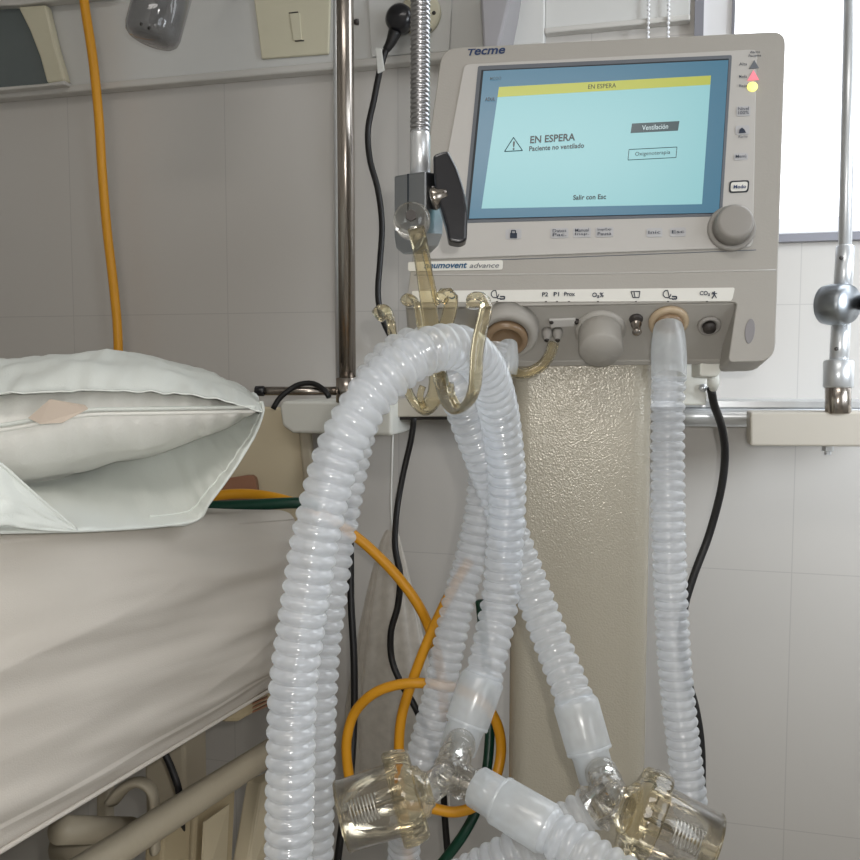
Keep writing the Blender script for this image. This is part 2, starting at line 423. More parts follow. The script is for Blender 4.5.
# ================================================================ wall rail and poles
# beam with boxes
r = thing('wall_rail_unit', 'long grey wall rail beam ending in a rounded white box beside the bed', 'rail', W(400, 420, .05))
def wquad(a, off0, off1):
    q = [W(x, y, off1) for x, y in a]
    return prism(q, V3((0, off1 - off0, 0)))
link('beam', wquad([(395, 399), (548, 399), (548, 416), (395, 417)], 0, .07), M['boxg'], r, smooth=False, bevel=.002)
link('beam_dark_edge', wquad([(395, 416), (548, 415), (548, 419), (395, 420)], .005, .06), M['dark'], r, smooth=False)  # dark strip along the bottom edge of the beam
bx = wquad([(279, 406), (283, 401), (392, 401), (392, 436), (292, 433), (282, 426)], 0.0, .10)
link('end_box', bx, M['boxw'], r, smooth=False, bevel=.008, segs=3)

bx0 = W(750, 412, .13)
r2 = thing('wall_rail_box', 'pale grey steel rail box on wall right of the ventilator', 'rail', bx0)
link('box_body', wquad([(750, 412), (900, 412), (900, 447), (750, 446)], .115, .16), M['boxg'], r2, smooth=False, bevel=.003, segs=3)
link('rail_tube', sweep([W(655, 416, .09), W(940, 417, .09)], .0140, 24, .05), M['steel'], r2)
link('back_plate', wquad([(650, 401), (900, 402), (900, 408), (650, 407)], 0, .10), M['steel'], r2, smooth=False)
link('bolt', lathe(W(828, 446, .135), V3((0, 0, -1)), [(0, .007), (.006, .007), (.007, .004), (.011, .004)], 6), M['steel'], r2, smooth=False)

p1 = thing('drip_pole', 'brown-tinted steel pole rising behind the gooseneck with a short side rod', 'pole', P(347, 392, 1.15))
a = P(347, 392, 1.15); 
link('pole', sweep([a, a + Z * .80], .0118, 24, .3), M['chrome'], p1)
link('collar', lathe(a - Z * .014, Z, [(0, .013), (.001, .0145), (.032, .0145), (.033, .012)], 24), M['chrome'], p1)
link('side_rod', sweep([P(258, 391, 1.16), P(342, 391, 1.15)], .0058, 18, .1), M['chrome'], p1)
link('rod_cap', lathe(P(258, 391, 1.16), P(350, 391, 1.15) - P(257, 391, 1.16), [(-.004, .005), (-.003, .0068), (.008, .0068), (.009, .006)], 18), M['blackg'], p1)
link('pole_screw', lathe(P(354, 22, 1.14), RIGHT, [(0, .003), (.003, .004), (.006, .004), (.007, .0)], 14), M['dark'], p1)
# channel half of the pole
q0 = P(339.5, 392, 1.148)
link('pole_channel', sweep([q0, q0 + Z * .80], .0048, 12, .3), M['steel'], p1)

tag(link('rod_cable', sweep([P(273, 409, 1.15), P(279, 399, 1.15), P(288, 391, 1.15), P(299, 384.5, 1.15), P(313, 383.5, 1.147), P(324, 390, 1.14), P(329, 397, 1.135)], .0036, 12, .006), M['black']),
    'short black cable looped over the horizontal rod beside the bed', 'cable')

p2 = thing('equipment_pole', 'bright steel equipment pole with clamp standing on the right rail box', 'pole', P(838, 412, 1.08))
DP = 1.08
def pol(x, y): return P(x, y, DP)
def cyl(a, b_, r_, mm, nm, cham=.001, seg=28):
    A, B = pol(*a), pol(*b_); l = (B - A).length
    return link(nm, lathe(A, B - A, [(0, r_ - cham), (cham, r_), (l - cham, r_), (l, r_ - cham)], seg), mm, p2)
cyl((838, 414), (838, 386), .0150, M['chrome'], 'post_base')
cyl((838, 388), (838.7, 360), .0175, M['steel'], 'ferrule', .002)
cyl((839, 361), (841, 322), .0112, M['steel'], 'lower_sleeve')
cyl((843, 286), (845.5, 246), .0108, M['steel'], 'upper_sleeve')
cyl((845, 248), (851, -40), .0078, M['steel'], 'pole_tube')
link('clamp_disc', lathe(pol(823, 305), P(850, 304, DP - .03) - pol(823, 305), [(0, .018), (.003, .0235), (.012, .025), (.030, .025), (.036, .022), (.036, 0)], 36), M['alum'], p2)
link('clamp_hub', lathe(pol(842, 303), P(870, 302, DP - .03) - pol(842, 303), [(0, .016), (.014, .014), (.018, .010), (.02, 0)], 28), M['steel'], p2)
link('clamp_knob', lathe(pol(847, 303), P(875, 302, DP - .03) - pol(847, 303), [(0, .009), (.02, .009), (.05, .02)], 20), M['blackg'], p2)
for yy, xx in ((258, 841), (349, 836)):
    link('set_screw', lathe(P(xx, yy, DP - .0115), -FWD, [(0, .0024), (.0015, .0024), (.0015, 0)], 12), M['dark'], p2)

# grey support arm behind ventilator
ar = link('support_arm', prism([P(478, -40, 1.2), P(517, -40, 1.2), P(510, 0, 1.2), P(498, 52, 1.2), P(483, 52, 1.2), P(480, 0, 1.2)], V3((0, .135, 0))), M['arm'], smooth=False, bevel=.004)
tag(ar, 'tapered grey metal support arm rising behind the ventilator top', 'bracket')

# ================================================================ VENTILATOR
ya = math.radians(6.8); ti = math.radians(12)
NH = V3((math.sin(ya), -math.cos(ya), 0))
VX = V3((math.cos(ya), math.sin(ya), 0))
VN = (NH * math.cos(ti) + Z * math.sin(ti)).normalized()
VUP = VX.cross(NH).normalized(); 
VUP = VN.cross(VX).normalized() * 1
if VUP.z < 0: VUP = -VUP
V0 = P(600, 150, .84)
def VP(px, py, off=0): return hit(px, py, V0 + VN * off, VN)
vent = thing('ventilator', 'beige hospital ventilator with lit touch screen standing on a speckled column', 'ventilator', V3((VP(590, 300).x, VP(590, 300).y + .06, 0)))
def vslab(pts, off, th, m_, nm, parent=vent, bevel=0, smooth=False, segs=2):
    q = [VP(x, y, off) for x, y in pts]
    return link(nm, prism(q, -VN * th), m_, parent, smooth=smooth, bevel=bevel, segs=segs)
def rnd(pts, r=6, n=4):
    """round the corners of a pixel polygon"""
    out = []
    k = len(pts)
    for i in range(k):
        rr = pts[i][2] if len(pts[i]) > 2 else r
        p = V3(pts[i][:2] + (0,)) ; a_ = V3(pts[i - 1][:2] + (0,)); b_ = V3(pts[(i + 1) % k][:2] + (0,))
        da = (a_ - p); db = (b_ - p)
        ra = min(rr, da.length * .45); rb = min(rr, db.length * .45)
        s, e = p + da.normalized() * ra, p + db.normalized() * rb
        for j in range(n + 1):
            t = j / n
            q = s * (1 - t) ** 2 + p * 2 * t * (1 - t) + e * t * t
            out.append((q.x, q.y))
    return out
HB = 302   # hinge line y (bottom of label strip)
outline = rnd([(442, 48, 16), (786, 31, 14), (775, 361, 18), (728, 362, 6), (737, HB, 4), (415, HB + 6, 2), (405, HB + 6, 2)], 6, 5)
hs = vslab(outline, 0, .045, M['house'], 'housing', bevel=.006, segs=3)
# port deck, slanting back under the strip
HN = (VN * math.cos(math.radians(54)) - VUP * math.sin(math.radians(54))).normalized()   # deck normal
HD = (-VUP * math.cos(math.radians(54)) - VN * math.sin(math.radians(54))).normalized()   # down the deck
HO = VP(600, HB)
def DK(px, py, off=0): return hit(px, py, HO + HN * off, HN)
ld = [DK(405, HB + 4), DK(737, HB), DK(737, 340), DK(733, 357), DK(720, 362), DK(560, 363), DK(430, 366), DK(410, 366)]
link('port_deck', prism(ld, -HN * .04), M['house'], vent, smooth=False, bevel=.003)
# lip under the deck
vs_ = [DK(425, 362, .001), DK(735, 360, .001), DK(735, 364, .001), DK(425, 368, .001)]
link('deck_lip', prism(vs_, -HN * .02), M['house'], vent, smooth=False, bevel=.001)
# inner body behind (fills towards the wall)
bk = [VP(460, 62, -.044), VP(772, 47, -.044), VP(757, 322, -.044), VP(428, 326, -.044)]
link('rear_case', prism(bk, -VN * .09), M['house'], vent, smooth=False, bevel=.01, segs=3)
# faceplate & ridges
vslab(rnd([(464, 64, 5), (757, 49, 6), (753, 247, 8), (428, 259, 5)], 6), .0025, .004, M['face'], 'faceplate', bevel=.0008)
link('seam', join([sweep([VP(425, 262.5, .0002), VP(600, 256, .0002), VP(756, 250, .0002)], .0004, 6, .01)]), M['greyink'], vent)
link('body_seam', sweep([VP(414, 275, .0002), VP(600, 273.5, .0002), VP(776, 270, .0002)], .0008, 6, .02), M['face'], vent)
# screen
vslab(rnd([(478, 66, 2), (732, 55, 2), (722, 216, 2), (463, 223, 2)], 2), .0030, .003, M['greyink'], 'screen_bezel')
vslab([(481.5, 70), (729, 58.5), (719.5, 213), (466.5, 219.5)], .0036, .003, M['gasket'], 'screen_gasket')
scr = vslab([(483.5, 71), (728.5, 60), (719, 212.5), (469, 218.5)], .0040, .003, M['scr_b'], 'screen')
def on(pts, off, m_, nm, parent=scr): return vslab(pts, off, .0003, m_, nm, parent)
def linkscr(nm, me, m_):
    o = link(nm, me, m_, vent, smooth=False); o.parent = scr; o.location = (0, 0, 0); return o
def on(pts, off, m_, nm):
    q = [VP(x, y, off) for x, y in pts]
    return linkscr(nm, prism(q, -VN * .0003), m_)
def vt(s, x0, x1, ybl, ybr, h, m_, nm='lettering', off=.0051, scrn=True, bold=False, shear=0, sl=-.06):
    c = [VP(x0, ybl, off), VP(x1, ybr, off), VP(x1 + h * .06, ybr - h, off), VP(x0 + h * .06, ybl - h, off)]
    me = text(s, c, V3((0, 0, 0)), bold, shear)
    return linkscr(nm, me, m_) if scrn else link(nm, me, m_, vent, smooth=False)
on([(499, 87), (711, 75.5), (702, 204), (481.5, 208.5)], .0044, M['scr_c'], 'standby_window')
on([(499, 87), (711, 75.5), (710.3, 84.5), (497.5, 97)], .0047, M['scr_y'], 'title_bar')
vt('EN ESPERA', 588, 616, 89, 87.5, 4.5, M['scr_t'])
vt('EN ESPERA', 530, 575, 143.5, 140.5, 7.5, M['scr_t'], bold=True)
vt('Paciente no ventilado', 529, 584, 151.2, 147.8, 5, M['scr_t'], bold=True)
vt('Salir con Esc', 573, 606, 200, 199, 5, M['scr_t'], bold=True)
on([(632, 123.5), (679.5, 121), (678, 130.5), (630.5, 133)], .0047, M['scr_k'], 'ventilate_key')
vt('Ventilaci\u00f3n', 642, 668, 130.3, 128.7, 5, M['scr_w'], off=.0052)
def outlineq(q, r_=.0003, off=.0047, nm='key_outline', m_='scr_t'):
    pts = [VP(x, y, off) for x, y in q]
    me = join([sweep([pts[i], pts[(i + 1) % len(pts)]], r_, 6, .1) for i in range(len(pts))])
    return linkscr(nm, me, M[m_])
outlineq([(629, 149.5), (677, 147), (676, 157.5), (628, 160)])
vt('Oxigenoterapia', 635, 670, 157, 155, 5, M['scr_t'])
outlineq([(513.5, 137.5), (522.5, 150.5), (504.5, 151.5)], .0004, nm='warning_triangle')
vt('!', 512.5, 514.5, 150, 150, 9, M['scr_t'], bold=True)
vt('MODO', 490, 501, 80, 79.5, 3, M['scr_k'])
vt('ADUL', 485, 495, 101, 100.5, 3.5, M['scr_t'], bold=True)
# brand lettering
vt('T', 467.5, 475.5, 55.6, 55.2, 6.6, M['navy'], 'brand_lettering', .0006, False, True, .2)
vt('ecme', 474.3, 505, 55.2, 53.6, 6.2, M['navy'], 'brand_lettering', .0006, False, True, .2)
vslab(rnd([(408, 262, 2), (503, 260, 2), (502.5, 269.5, 2), (408, 271, 2)], 2, 2), .0012, .001, M['strip'], 'model_plate')
vt('neumovent', 424, 467, 268.5, 268, 5.5, M['teal'], 'brand_lettering', .0022, False, True, .25)
vt('advance', 469.5, 499, 268, 267.6, 5, M['greyink'], 'brand_lettering', .0022, False, False, .25)
# label strip
vslab(rnd([(412, 291, 1), (735, 287.5, 2), (732, 301, 3), (412, 302, 1)], 2, 2), .0015, .0015, M['strip'], 'label_strip')
for s, x0, x1, y, h in (('P2', 542, 548, 296.5, 4.2), ('P1', 553.5, 559, 296.3, 4.2), ('Prox', 564, 575, 296.1, 4.2), ('O\u2082%', 592, 603.5, 298, 5.5), ('CO\u2082', 699.5, 710, 296, 5)):
    vt(s, x0, x1, y, y - .1, h, M['ink'], 'lettering', .0024, False, True)
def vline(pts, r_=.0004, off=.0022, nm='pictogram', m_='ink', closed=False):
    if closed: pts = pts + [pts[0]]
    q = [VP(x, y, off) for x, y in pts]
    return link(nm, join([sweep([q[i], q[i + 1]], r_, 6, .1) for i in range(len(q) - 1)]), M[m_], vent)
for cx in (495, 667):
    pts = [(cx + 4 * math.cos(t * .7), 294 + 3.8 * math.sin(t * .7)) for t in range(0, 8)] + [(cx + 2.5, 298.5), (cx + 5.5, 298.5)]
    vline(pts); vline([(cx + 5, 299), (cx + 9.5, 299), (cx + 9.5, 296.5), (cx + 5, 296.5)], .0006)
vline([(631, 291.5), (640, 291.5), (639, 297.5), (633, 297.5)], closed=True); vline([(634, 292), (635, 297)])
vline([(712.5, 292), (714.5, 294.5), (716.5, 298)]); vline([(714.5, 291.5), (714, 295), (712, 298.3)], .0006); vline([(711.5, 293.8), (717, 293.4)])
vline([(452 + 3.5 * math.cos(t), 295 + 3.5 * math.sin(t)) for t in (-2.2, -1.4, -.6, .2, 1, 1.8, 2.4)], .0007, m_='teal')
for x in (497, 546, 557, 569, 598, 636, 668, 707):
    vline([(x - .8, 301.5), (x + .8, 301.5)], .0005, .0016, 'index_mark', 'dark')
# membrane keys
def key(cx, cy, w, h, s=None, m_='btn', bold=False, hh=3.2, two=None):
    k = vslab(rnd([(cx - w / 2, cy - h / 2 + .3, 2), (cx + w / 2, cy - h / 2 - .3, 2), (cx + w / 2, cy + h / 2 - .3, 2), (cx - w / 2, cy + h / 2 + .3, 2)], 2, 2), .0032, .0005, M[m_], 'membrane_key')
    def kt(s, y):
        c = [VP(cx - w * .38, y, .0042), VP(cx + w * .38, y - .5, .0042), VP(cx + w * .38, y - hh - .5, .0042), VP(cx - w * .38, y - hh, .0042)]
        o = link('lettering', text(s, c, V3((0, 0, 0)), bold), M['ink'], vent, smooth=False); o.parent = k; o.location = (0, 0, 0)
    if s and not two: kt(s, cy + hh * .45)
    if two: kt(s, cy - .6); kt(two, cy + 3.4)
    return k
key(513.5, 234, 16, 10); key(559.5, 233, 18, 10, 'Datos', two='Pac.'); key(582, 232.5, 18, 10, 'Manual', two='Insp.'); key(604.5, 232, 18, 10, 'Insp/Exp', two='Pausa')
key(654.5, 232.5, 16, 9, 'Inic'); key(678, 232, 16, 9, 'Esc')
vline([(511.5, 233.5), (511.5, 230.5), (515.5, 230.5), (515.5, 233.5)], .0005, .0044, 'lock_symbol'); vslab([(510, 233), (517, 233), (517, 238), (510, 238)], .0044, .0004, M['ink'], 'lock_symbol')
key(743.5, 111, 14, 10, 'Nivel', two='100%'); key(742.5, 130, 14, 9); key(741, 156.5, 14, 7, 'Men\u00fa'); 
vslab([(739, 133), (739.5, 129.5), (742, 127.5), (744.5, 129.5), (746, 132.5)], .0044, .0004, M['ink'], 'bell_symbol')
vt('Alarma', 738, 747.5, 138, 137.6, 3, M['ink'], 'lettering', .0044, False)
vslab(rnd([(729.5, 181, 3), (749.5, 180, 3), (748.5, 192, 3), (729, 193, 3)], 3, 3), .0033, .0006, M['gasket'], 'mode_key_rim')
kk = vslab(rnd([(731, 182.3, 2.5), (748, 181.5, 2.5), (747, 190.7, 2.5), (730.5, 191.5, 2.5)], 3, 3), .0037, .0006, M['strip'], 'mode_key')
vt('Modo', 733.5, 746, 188.6, 188.1, 3.6, M['navy'], 'lettering', .005, False, True)
# alarm lamps
vslab([(754.3, 60), (759, 68), (749, 68.6)], .0034, .0006, M['greyink'], 'alarm_symbol')
vslab([(753.5, 70), (759, 79.6), (747.5, 80.3)], .0036, .0009, M['pinkl'], 'alarm_lamp')
link('standby_lamp', lathe(VP(752.3, 87, .0026), VN, [(0, .0049), (.0008, .0048), (.0016, .0038), (.0019, 0)], 24), M['yell'], vent)
vt('Alarma', 750, 760, 53.3, 53, 2.6, M['ink'], 'lettering', .0036, False); vt('Paciente', 748.5, 761, 57, 56.5, 2.6, M['ink'], 'lettering', .0036, False)
for s, y in (('Alta', 65.5), ('Media', 78), ('Baja', 87.5)):
    vt(s, 739, 747, y, y - .2, 3, M['ink'], 'lettering', .0036, False)
# rotary knob
kb = VP(731, 229, .002); KN = (VN * .95 + VUP * .1).normalized()
link('knob_ring', lathe(kb, VN, [(0, .0215), (.003, .0215), (.005, .0195), (.003, .017), (.003, 0)], 40), M['knob'], vent)
link('knob', lathe(kb, VN, [(0, .0175), (.018, .0165), (.0205, .0155), (.0215, .013), (.0215, 0)], 40), M['knob'], vent)
# ports on the deck
def port(px, py, prof, m_, nm, ax=None, off=0, seg=36, parent=vent):
    return link(nm, lathe(DK(px, py, off), ax or HN, prof, seg), m_, parent)
AXD = (HN * .9 + VUP * -.15).normalized()
port(507, 327, [(0, .031), (.012, .030), (.016, .027), (.016, .021), (.002, .021)], M['house'], 'inlet_collar')
port(507, 329, [(.004, .0205), (.017, .0205), (.020, .017), (.018, .014), (.008, .013), (.006, 0)], M['portamber'], 'inlet_port')
port(600, 330, [(-.004, .021), (.012, .0205), (.028, .0205), (.031, .019), (.031, 0)], M['house'], 'oxygen_dial')
port(600, 330, [(-.002, .024), (.002, .024), (.004, .0205)], M['house'], 'dial_base')
port(668.5, 321, [(0, .0185), (.003, .0185), (.005, .0165), (.005, .012), (.001, .012)], M['portring'], 'outlet_ring')
port(668.5, 322, [(.001, .0135), (.008, .0135), (.010, .011), (.003, .011)], M['portamber'], 'outlet_port')
port(709, 325, [(0, .0108), (.003, .0105), (.004, .0085), (.001, .007), (.0005, 0)], M['knob'], 'sensor_port')
port(709, 325.5, [(.001, .0062), (.0055, .0058), (.006, 0)], M['dark'], 'sensor_plug')
for x in (547, 557.5):
    port(x, 331, [(0, .0052), (.006, .0050), (.008, .0044), (.011, .003), (.013, .003)], M['knob'], 'pressure_port')
    port(x, 331.5, [(.0132, .0024), (.0136, 0)], M['dark'], 'pressure_port')
link('connector_plate', prism([DK(549, 318), DK(576, 317), DK(574, 325), DK(551, 326)], HN * .003), M['face'], vent, smooth=False, bevel=.001)
for x in (551.5, 576.5):
    port(x, 320.5, [(0, .0024), (.0035, .002), (.0035, 0)], M['dark'], 'connector_screw', seg=12)
port(636, 322, [(0, .005), (.004, .005), (.005, .0038), (.013, .0036), (.015, .0044), (.017, .003)], M['chrome'], 'metal_nipple')
port(636, 319, [(0, .0065), (.002, .006), (.003, .0045)], M['dark'], 'metal_nipple')
# oval latch recess in right margin, its shade put into a darker flat grey
q = []
for k in range(20):
    t = k / 20 * 2 * math.pi; q.append((750 + 5 * math.cos(t) + 1.2 * math.sin(t), 331 - 12.5 * math.sin(t)))
vslab(q, .0008, .0015, M['arm'], 'latch_recess_shade', bevel=.0005)
# tubing loop under deck
link('deck_tube', sweep([P(508, 372, .79), P(526, 373, .79), P(541, 366, .79), P(550, 355, .79), P(554, 342, .79)], .0050, 14, .003), M['amber'], vent)
link('inlet_elbow', sweep([P(508, 345, .80), P(509, 360, .79), P(508, 374, .79)], .0085, 18, .003), M['cuff'], vent)
# small bracket box beneath right
q = [P(700, 361, .86), P(723, 361, .86), P(721, 373, .86), P(717, 377, .86), P(700, 376, .86)]
link('cable_clip', prism(q, FWD * .03), M['boxw'], vent, smooth=False, bevel=.002)
q = [P(680, 360, .93), P(708, 360, .93), P(707, 405, .93), P(680, 405, .93)]
link('rear_bracket', prism(q, FWD * .012), M['boxw'], vent, smooth=False, bevel=.002)
link('bracket_screw', lathe(P(703, 388, .928), -FWD, [(0, .0045), (.002, .004), (.0025, 0)], 14), M['steel'], vent)
# column
cl, cr = P(511, 366, .90), P(652, 366, .90)
cw = (cr - cl).dot(VX)
cl.z = 0; base = cl.copy()
hcol = P(580, 350, .9).z
ov = []
def colp(u, w): return base + VX * u - NH * w
rr = .02
pp = []
for (cu_, cv_, a0) in ((rr, rr, 180), (cw - rr, rr, 270), (cw - rr, .16 - rr, 0), (rr, .16 - rr, 90)):
    for k in range(7):
        t = math.radians(a0 + k * 15); pp.append(colp(cu_ + rr * math.cos(t), cv_ + rr * math.sin(t)))
me = prism([p + Z * .12 for p in pp], Z * (hcol - .12)); sharp(me, 40)
link('column', me, M['hammer'], vent)
me = prism([colp(-.12, -.1) + Z * .05, colp(cw + .12, -.1) + Z * .05, colp(cw + .12, .26) + Z * .05, colp(-.12, .26) + Z * .05], Z * .075)
link('cart_base', me, M['house'], vent, smooth=False, bevel=.02, segs=3)
for (a, b_) in ((-.1, -.08), (cw + .1, -.08), (cw + .1, .24), (-.1, .24)):
    link('caster', lathe(colp(a, b_) + Z * .028 - VX * .012, VX, [(0, .026), (.002, .028), (.022, .028), (.024, .026)], 24), M['black'], vent)

# ================================================================ GOOSENECK + HOSE HANGER
gn = thing('gooseneck_arm', 'flexible steel gooseneck with grey metal clamp and black wing knob', 'arm', P(424, 240, .62))
ga, gb = P(420.5, -50, .62), P(420, 132, .62)
pit = .0034
def gr(s): return .0062 + .0009 * abs(math.sin(math.pi * s / pit))
link('gooseneck', sweep([ga, gb], gr, 20, pit / 8), M['goose'], gn)
A, B = gb, P(420, 184, .62); l = (B - A).length
link('sleeve', lathe(A, B - A, [(-.001, .0064), (.003, .0072), (l, .0072)], 24), M['steel'], gn)
# clamp block : faces front-left (dark) and right (bright)
ca = P(394, 176, .612); cbv = P(426, 171, .598) - ca; dn = P(394, 254, .612) - ca
dv = (P(443, 175, .632) - P(426, 171, .598))
def blockpts(o_):
    w = cbv
    return [o_, o_ + w, o_ + w + dn * .78, o_ + w * .86 + dn * .93, o_ + w * .6 + dn * 1.02, o_ + w * .3 + dn * 1.02, o_ + w * .06 + dn * .93, o_ + dn * .78]
me = prism(blockpts(ca), dv)
link('clamp_block', me, M['alum'], gn, smooth=False, bevel=.0012)
s0 = ca + cbv * .42 - dv * .01
link('clamp_slot', box(s0, cbv * .05, dn * .55, dv * .3 - dv * .05), M['gasket'], gn, smooth=False)
ks = P(430, 199, .606)
link('knob_shaft', lathe(ks, P(444, 196, .606) - P(428, 200, .606), [(0, .0075), (.003, .0085), (.006, .007), (.012, .0065)], 24), M['chrome'], gn)
kq = [P(x, y, .600) for x, y in rnd([(433, 155, 3), (440, 152, 3), (448, 150, 3), (457, 167, 5), (464, 188, 6), (468, 210, 6), (467, 240, 3), (460, 243, 3), (449, 241, 3), (446, 225, 5), (440, 206, 6), (434, 182, 5)], 3, 3)]
link('wing_knob', prism(kq, FWD * .017), M['blackg'], gn, smooth=False, bevel=.002, segs=3)
# ball joint
link('pivot', lathe(P(412, 222, .598), -FWD, [(0, .0125), (.006, .0125), (.009, .010), (.012, .004), (.012, 0)], 28), M['clear'], gn)
link('pivot_screw', lathe(P(411, 216, .588), -FWD, [(0, .004), (.003, .004), (.003, 0)], 6), M['dark'], gn, smooth=False)

hg = thing('hose_hanger', 'clear amber plastic hose hanger with curled hooks carrying the two corrugated hoses', 'hose holder', P(425, 300, .62))
def hook(pts, r_, nm='hook', flat=.55, ref=None):
    return link(nm, sweep(pxs(pts), r_, 14, .003, flat=flat, ref=ref or FWD), M['amber'], hg)
link('stem', sweep(pxs([(416, 228, .592), (420, 246, .60), (424, 270, .61), (428, 300, .615), (432, 330, .62), (434, 360, .62)]), .0058, 14, .003, flat=.6, ref=FWD), M['amber'], hg)
link('stem_rib', sweep(pxs([(424, 250, .594), (430, 275, .603), (437, 305, .608)]), .0022, 10, .003), M['amber'], hg)
# right hook: passes in front of the near hose
hook([(474, 306, .545), (475, 298, .537), (482, 297, .532), (486, 304, .529), (484, 318, .527), (480, 334, .525), (477, 352, .523), (476, 372, .523), (474, 390, .526), (468, 403, .535), (458, 409, .55), (449, 402, .57), (444, 390, .59), (440, 374, .61), (436, 350, .62), (433, 330, .62)], .0052)
hook([(378, 316, .665), (382, 312, .66), (388, 313, .655), (391, 322, .65), (393, 338, .65), (398, 360, .65), (405, 382, .65), (412, 399, .648), (423, 409, .642), (433, 400, .635), (437, 386, .63), (437, 368, .625), (434, 345, .62)], .0062)
hook([(406, 303, .63), (409, 299, .625), (416, 303, .62), (419, 315, .62), (422, 330, .62), (432, 345, .62)], .0050)
hook([(441, 300, .605), (445, 294, .60), (451, 296, .60), (450, 310, .605), (446, 324, .61), (440, 338, .615), (434, 348, .62)], .0050)
hook([(424, 409, .638), (420, 396, .64), (423, 386, .64)], .0026, 'hook_rib')
hook([(458, 408, .546), (452, 396, .55), (450, 384, .56)], .0026, 'hook_rib')

# ================================================================ BREATHING HOSES
PIT = .0087
def corr(R, ph=0, a=.19):
    def f(s):
        w = (.5 + .5 * math.cos(2 * math.pi * (s / PIT + ph)))
        return R * (1 - a + a * w ** .42)
    return f
RH = .0150
def depth_w(w): return 2 * RH * F / w
def hose(name, label, pts, seg=30):
    t = thing(name, label, 'hose', P(*pts[-1]), 'corrugated breathing hoses')
    link('corrugated_tube', sweep(pxs(pts), corr(RH), seg, PIT / 12, cap=False), M['hose'], t)
    return t
def cuff(parent, a, b_, r0, r1, r2=None, split=.62):
    A, B = P(*a), P(*b_); l = (B - A).length
    pr = [(-.003, r0 * .8), (0, r0 * .92), (.002, r0), (l * split * .97, r0 * .98), (l * split, r0 * .95), (l * split + .003, r1), (l - .001, r1 * .98), (l, r1 * .9), (l, r1 * .8), (l * split, r1 * .8)]
    o = link('cuff', lathe(A, B - A, pr, 36, cap=False), M['cuff'], parent)
    # band shows the flange inside
    link('cuff_band', lathe(A, B - A, [(l * split - .001, r0 * .965), (l * split, r0 * 1.0), (l * split + .0015, r0 * .965)], 36, cap=False), M['cuff'], parent)
    return o
h1 = hose('breathing_hose', 'thick corrugated hose nearest the camera, arching over the hanger to the left Y piece',
     [(288, 905, .53), (289, 850, .53), (290, 790, .53), (291, 740, .53), (293, 690, .53), (299, 640, .53), (306, 595, .53), (313, 550, .53), (323, 505, .53), (336, 460, .53), (352, 425, .53), (372, 394, .532), (396, 370, .537), (422, 353, .545), (446, 347, .557), (467, 351, .575), (484, 368, .60), (496, 400, .63), (503, 440, .655), (507, 485, .67), (505, 540, .68), (500, 600, .685), (491, 645, .675), (482, 684, .665)])
cuff(h1, (483, 677, .668), (457, 752, .655), .0168, .0140)
h2 = hose('breathing_hose', 'corrugated hose tucked behind the nearest one, arching over to the right Y piece',
     [(311, 905, .60), (312, 850, .60), (313, 790, .60), (314, 740, .60), (316, 690, .60), (320, 640, .605), (327, 590, .605), (334, 540, .61), (343, 490, .61), (352, 445, .61), (364, 405, .615), (380, 372, .62), (402, 352, .625), (424, 347, .63), (443, 358, .64), (456, 384, .65), (468, 418, .665), (482, 455, .68), (497, 495, .695), (515, 545, .70), (534, 595, .695), (551, 640, .685), (567, 680, .67), (576, 704, .66)])
cuff(h2, (575, 701, .665), (598, 781, .65), .0172, .0140)
h3 = hose('breathing_hose', 'thin-looking corrugated hose dropping from the left ventilator port behind the others',
     [(497, 350, .80), (495, 372, .79), (491, 405, .79), (486, 450, .79), (481, 510, .79), (470, 560, .79), (459, 600, .785), (449, 645, .78), (440, 690, .78), (431, 725, .78), (422, 758, .78), (412, 790, .79), (406, 820, .79), (404, 850, .80), (403, 900, .80)])
h4 = hose('breathing_hose', 'corrugated hose hanging straight from the right ventilator port',
     [(669, 377, .775), (668, 400, .775), (667.5, 450, .775), (668, 500, .77), (669, 550, .77), (671, 600, .775), (673, 640, .775), (676, 680, .775), (681, 725, .775), (686, 765, .775), (690, 800, .775), (691, 840, .78), (690, 900, .78)])
A = P(668.5, 326, .80); B = P(669, 379, .775); l = (B - A).length
link('cuff', lathe(A, B - A, [(0, .0125), (.004, .0135), (l * .3, .0150), (l * .6, .0156), (l, .0150)], 32, cap=False), M['cuff'], h4)
h5 = hose('breathing_hose', 'corrugated hose running from left Y piece off the bottom edge towards the right trap',
     [(548, 830, .55), (575, 848, .54), (600, 866, .53), (640, 892, .52), (680, 935, .52), (700, 1010, .52), (690, 1110, .54)])
cuff(h5, (549, 830, .55), (476, 786, .58), .0160, .0138, split=.64)
h6 = hose('breathing_hose', 'corrugated hose rising from lower left to the ring of the right Y piece',
     [(330, 1100, .66), (350, 990, .64), (395, 920, .625), (440, 892, .62), (480, 871, .615), (515, 853, .61), (548, 835, .61), (578, 817, .61), (592, 808, .61)])

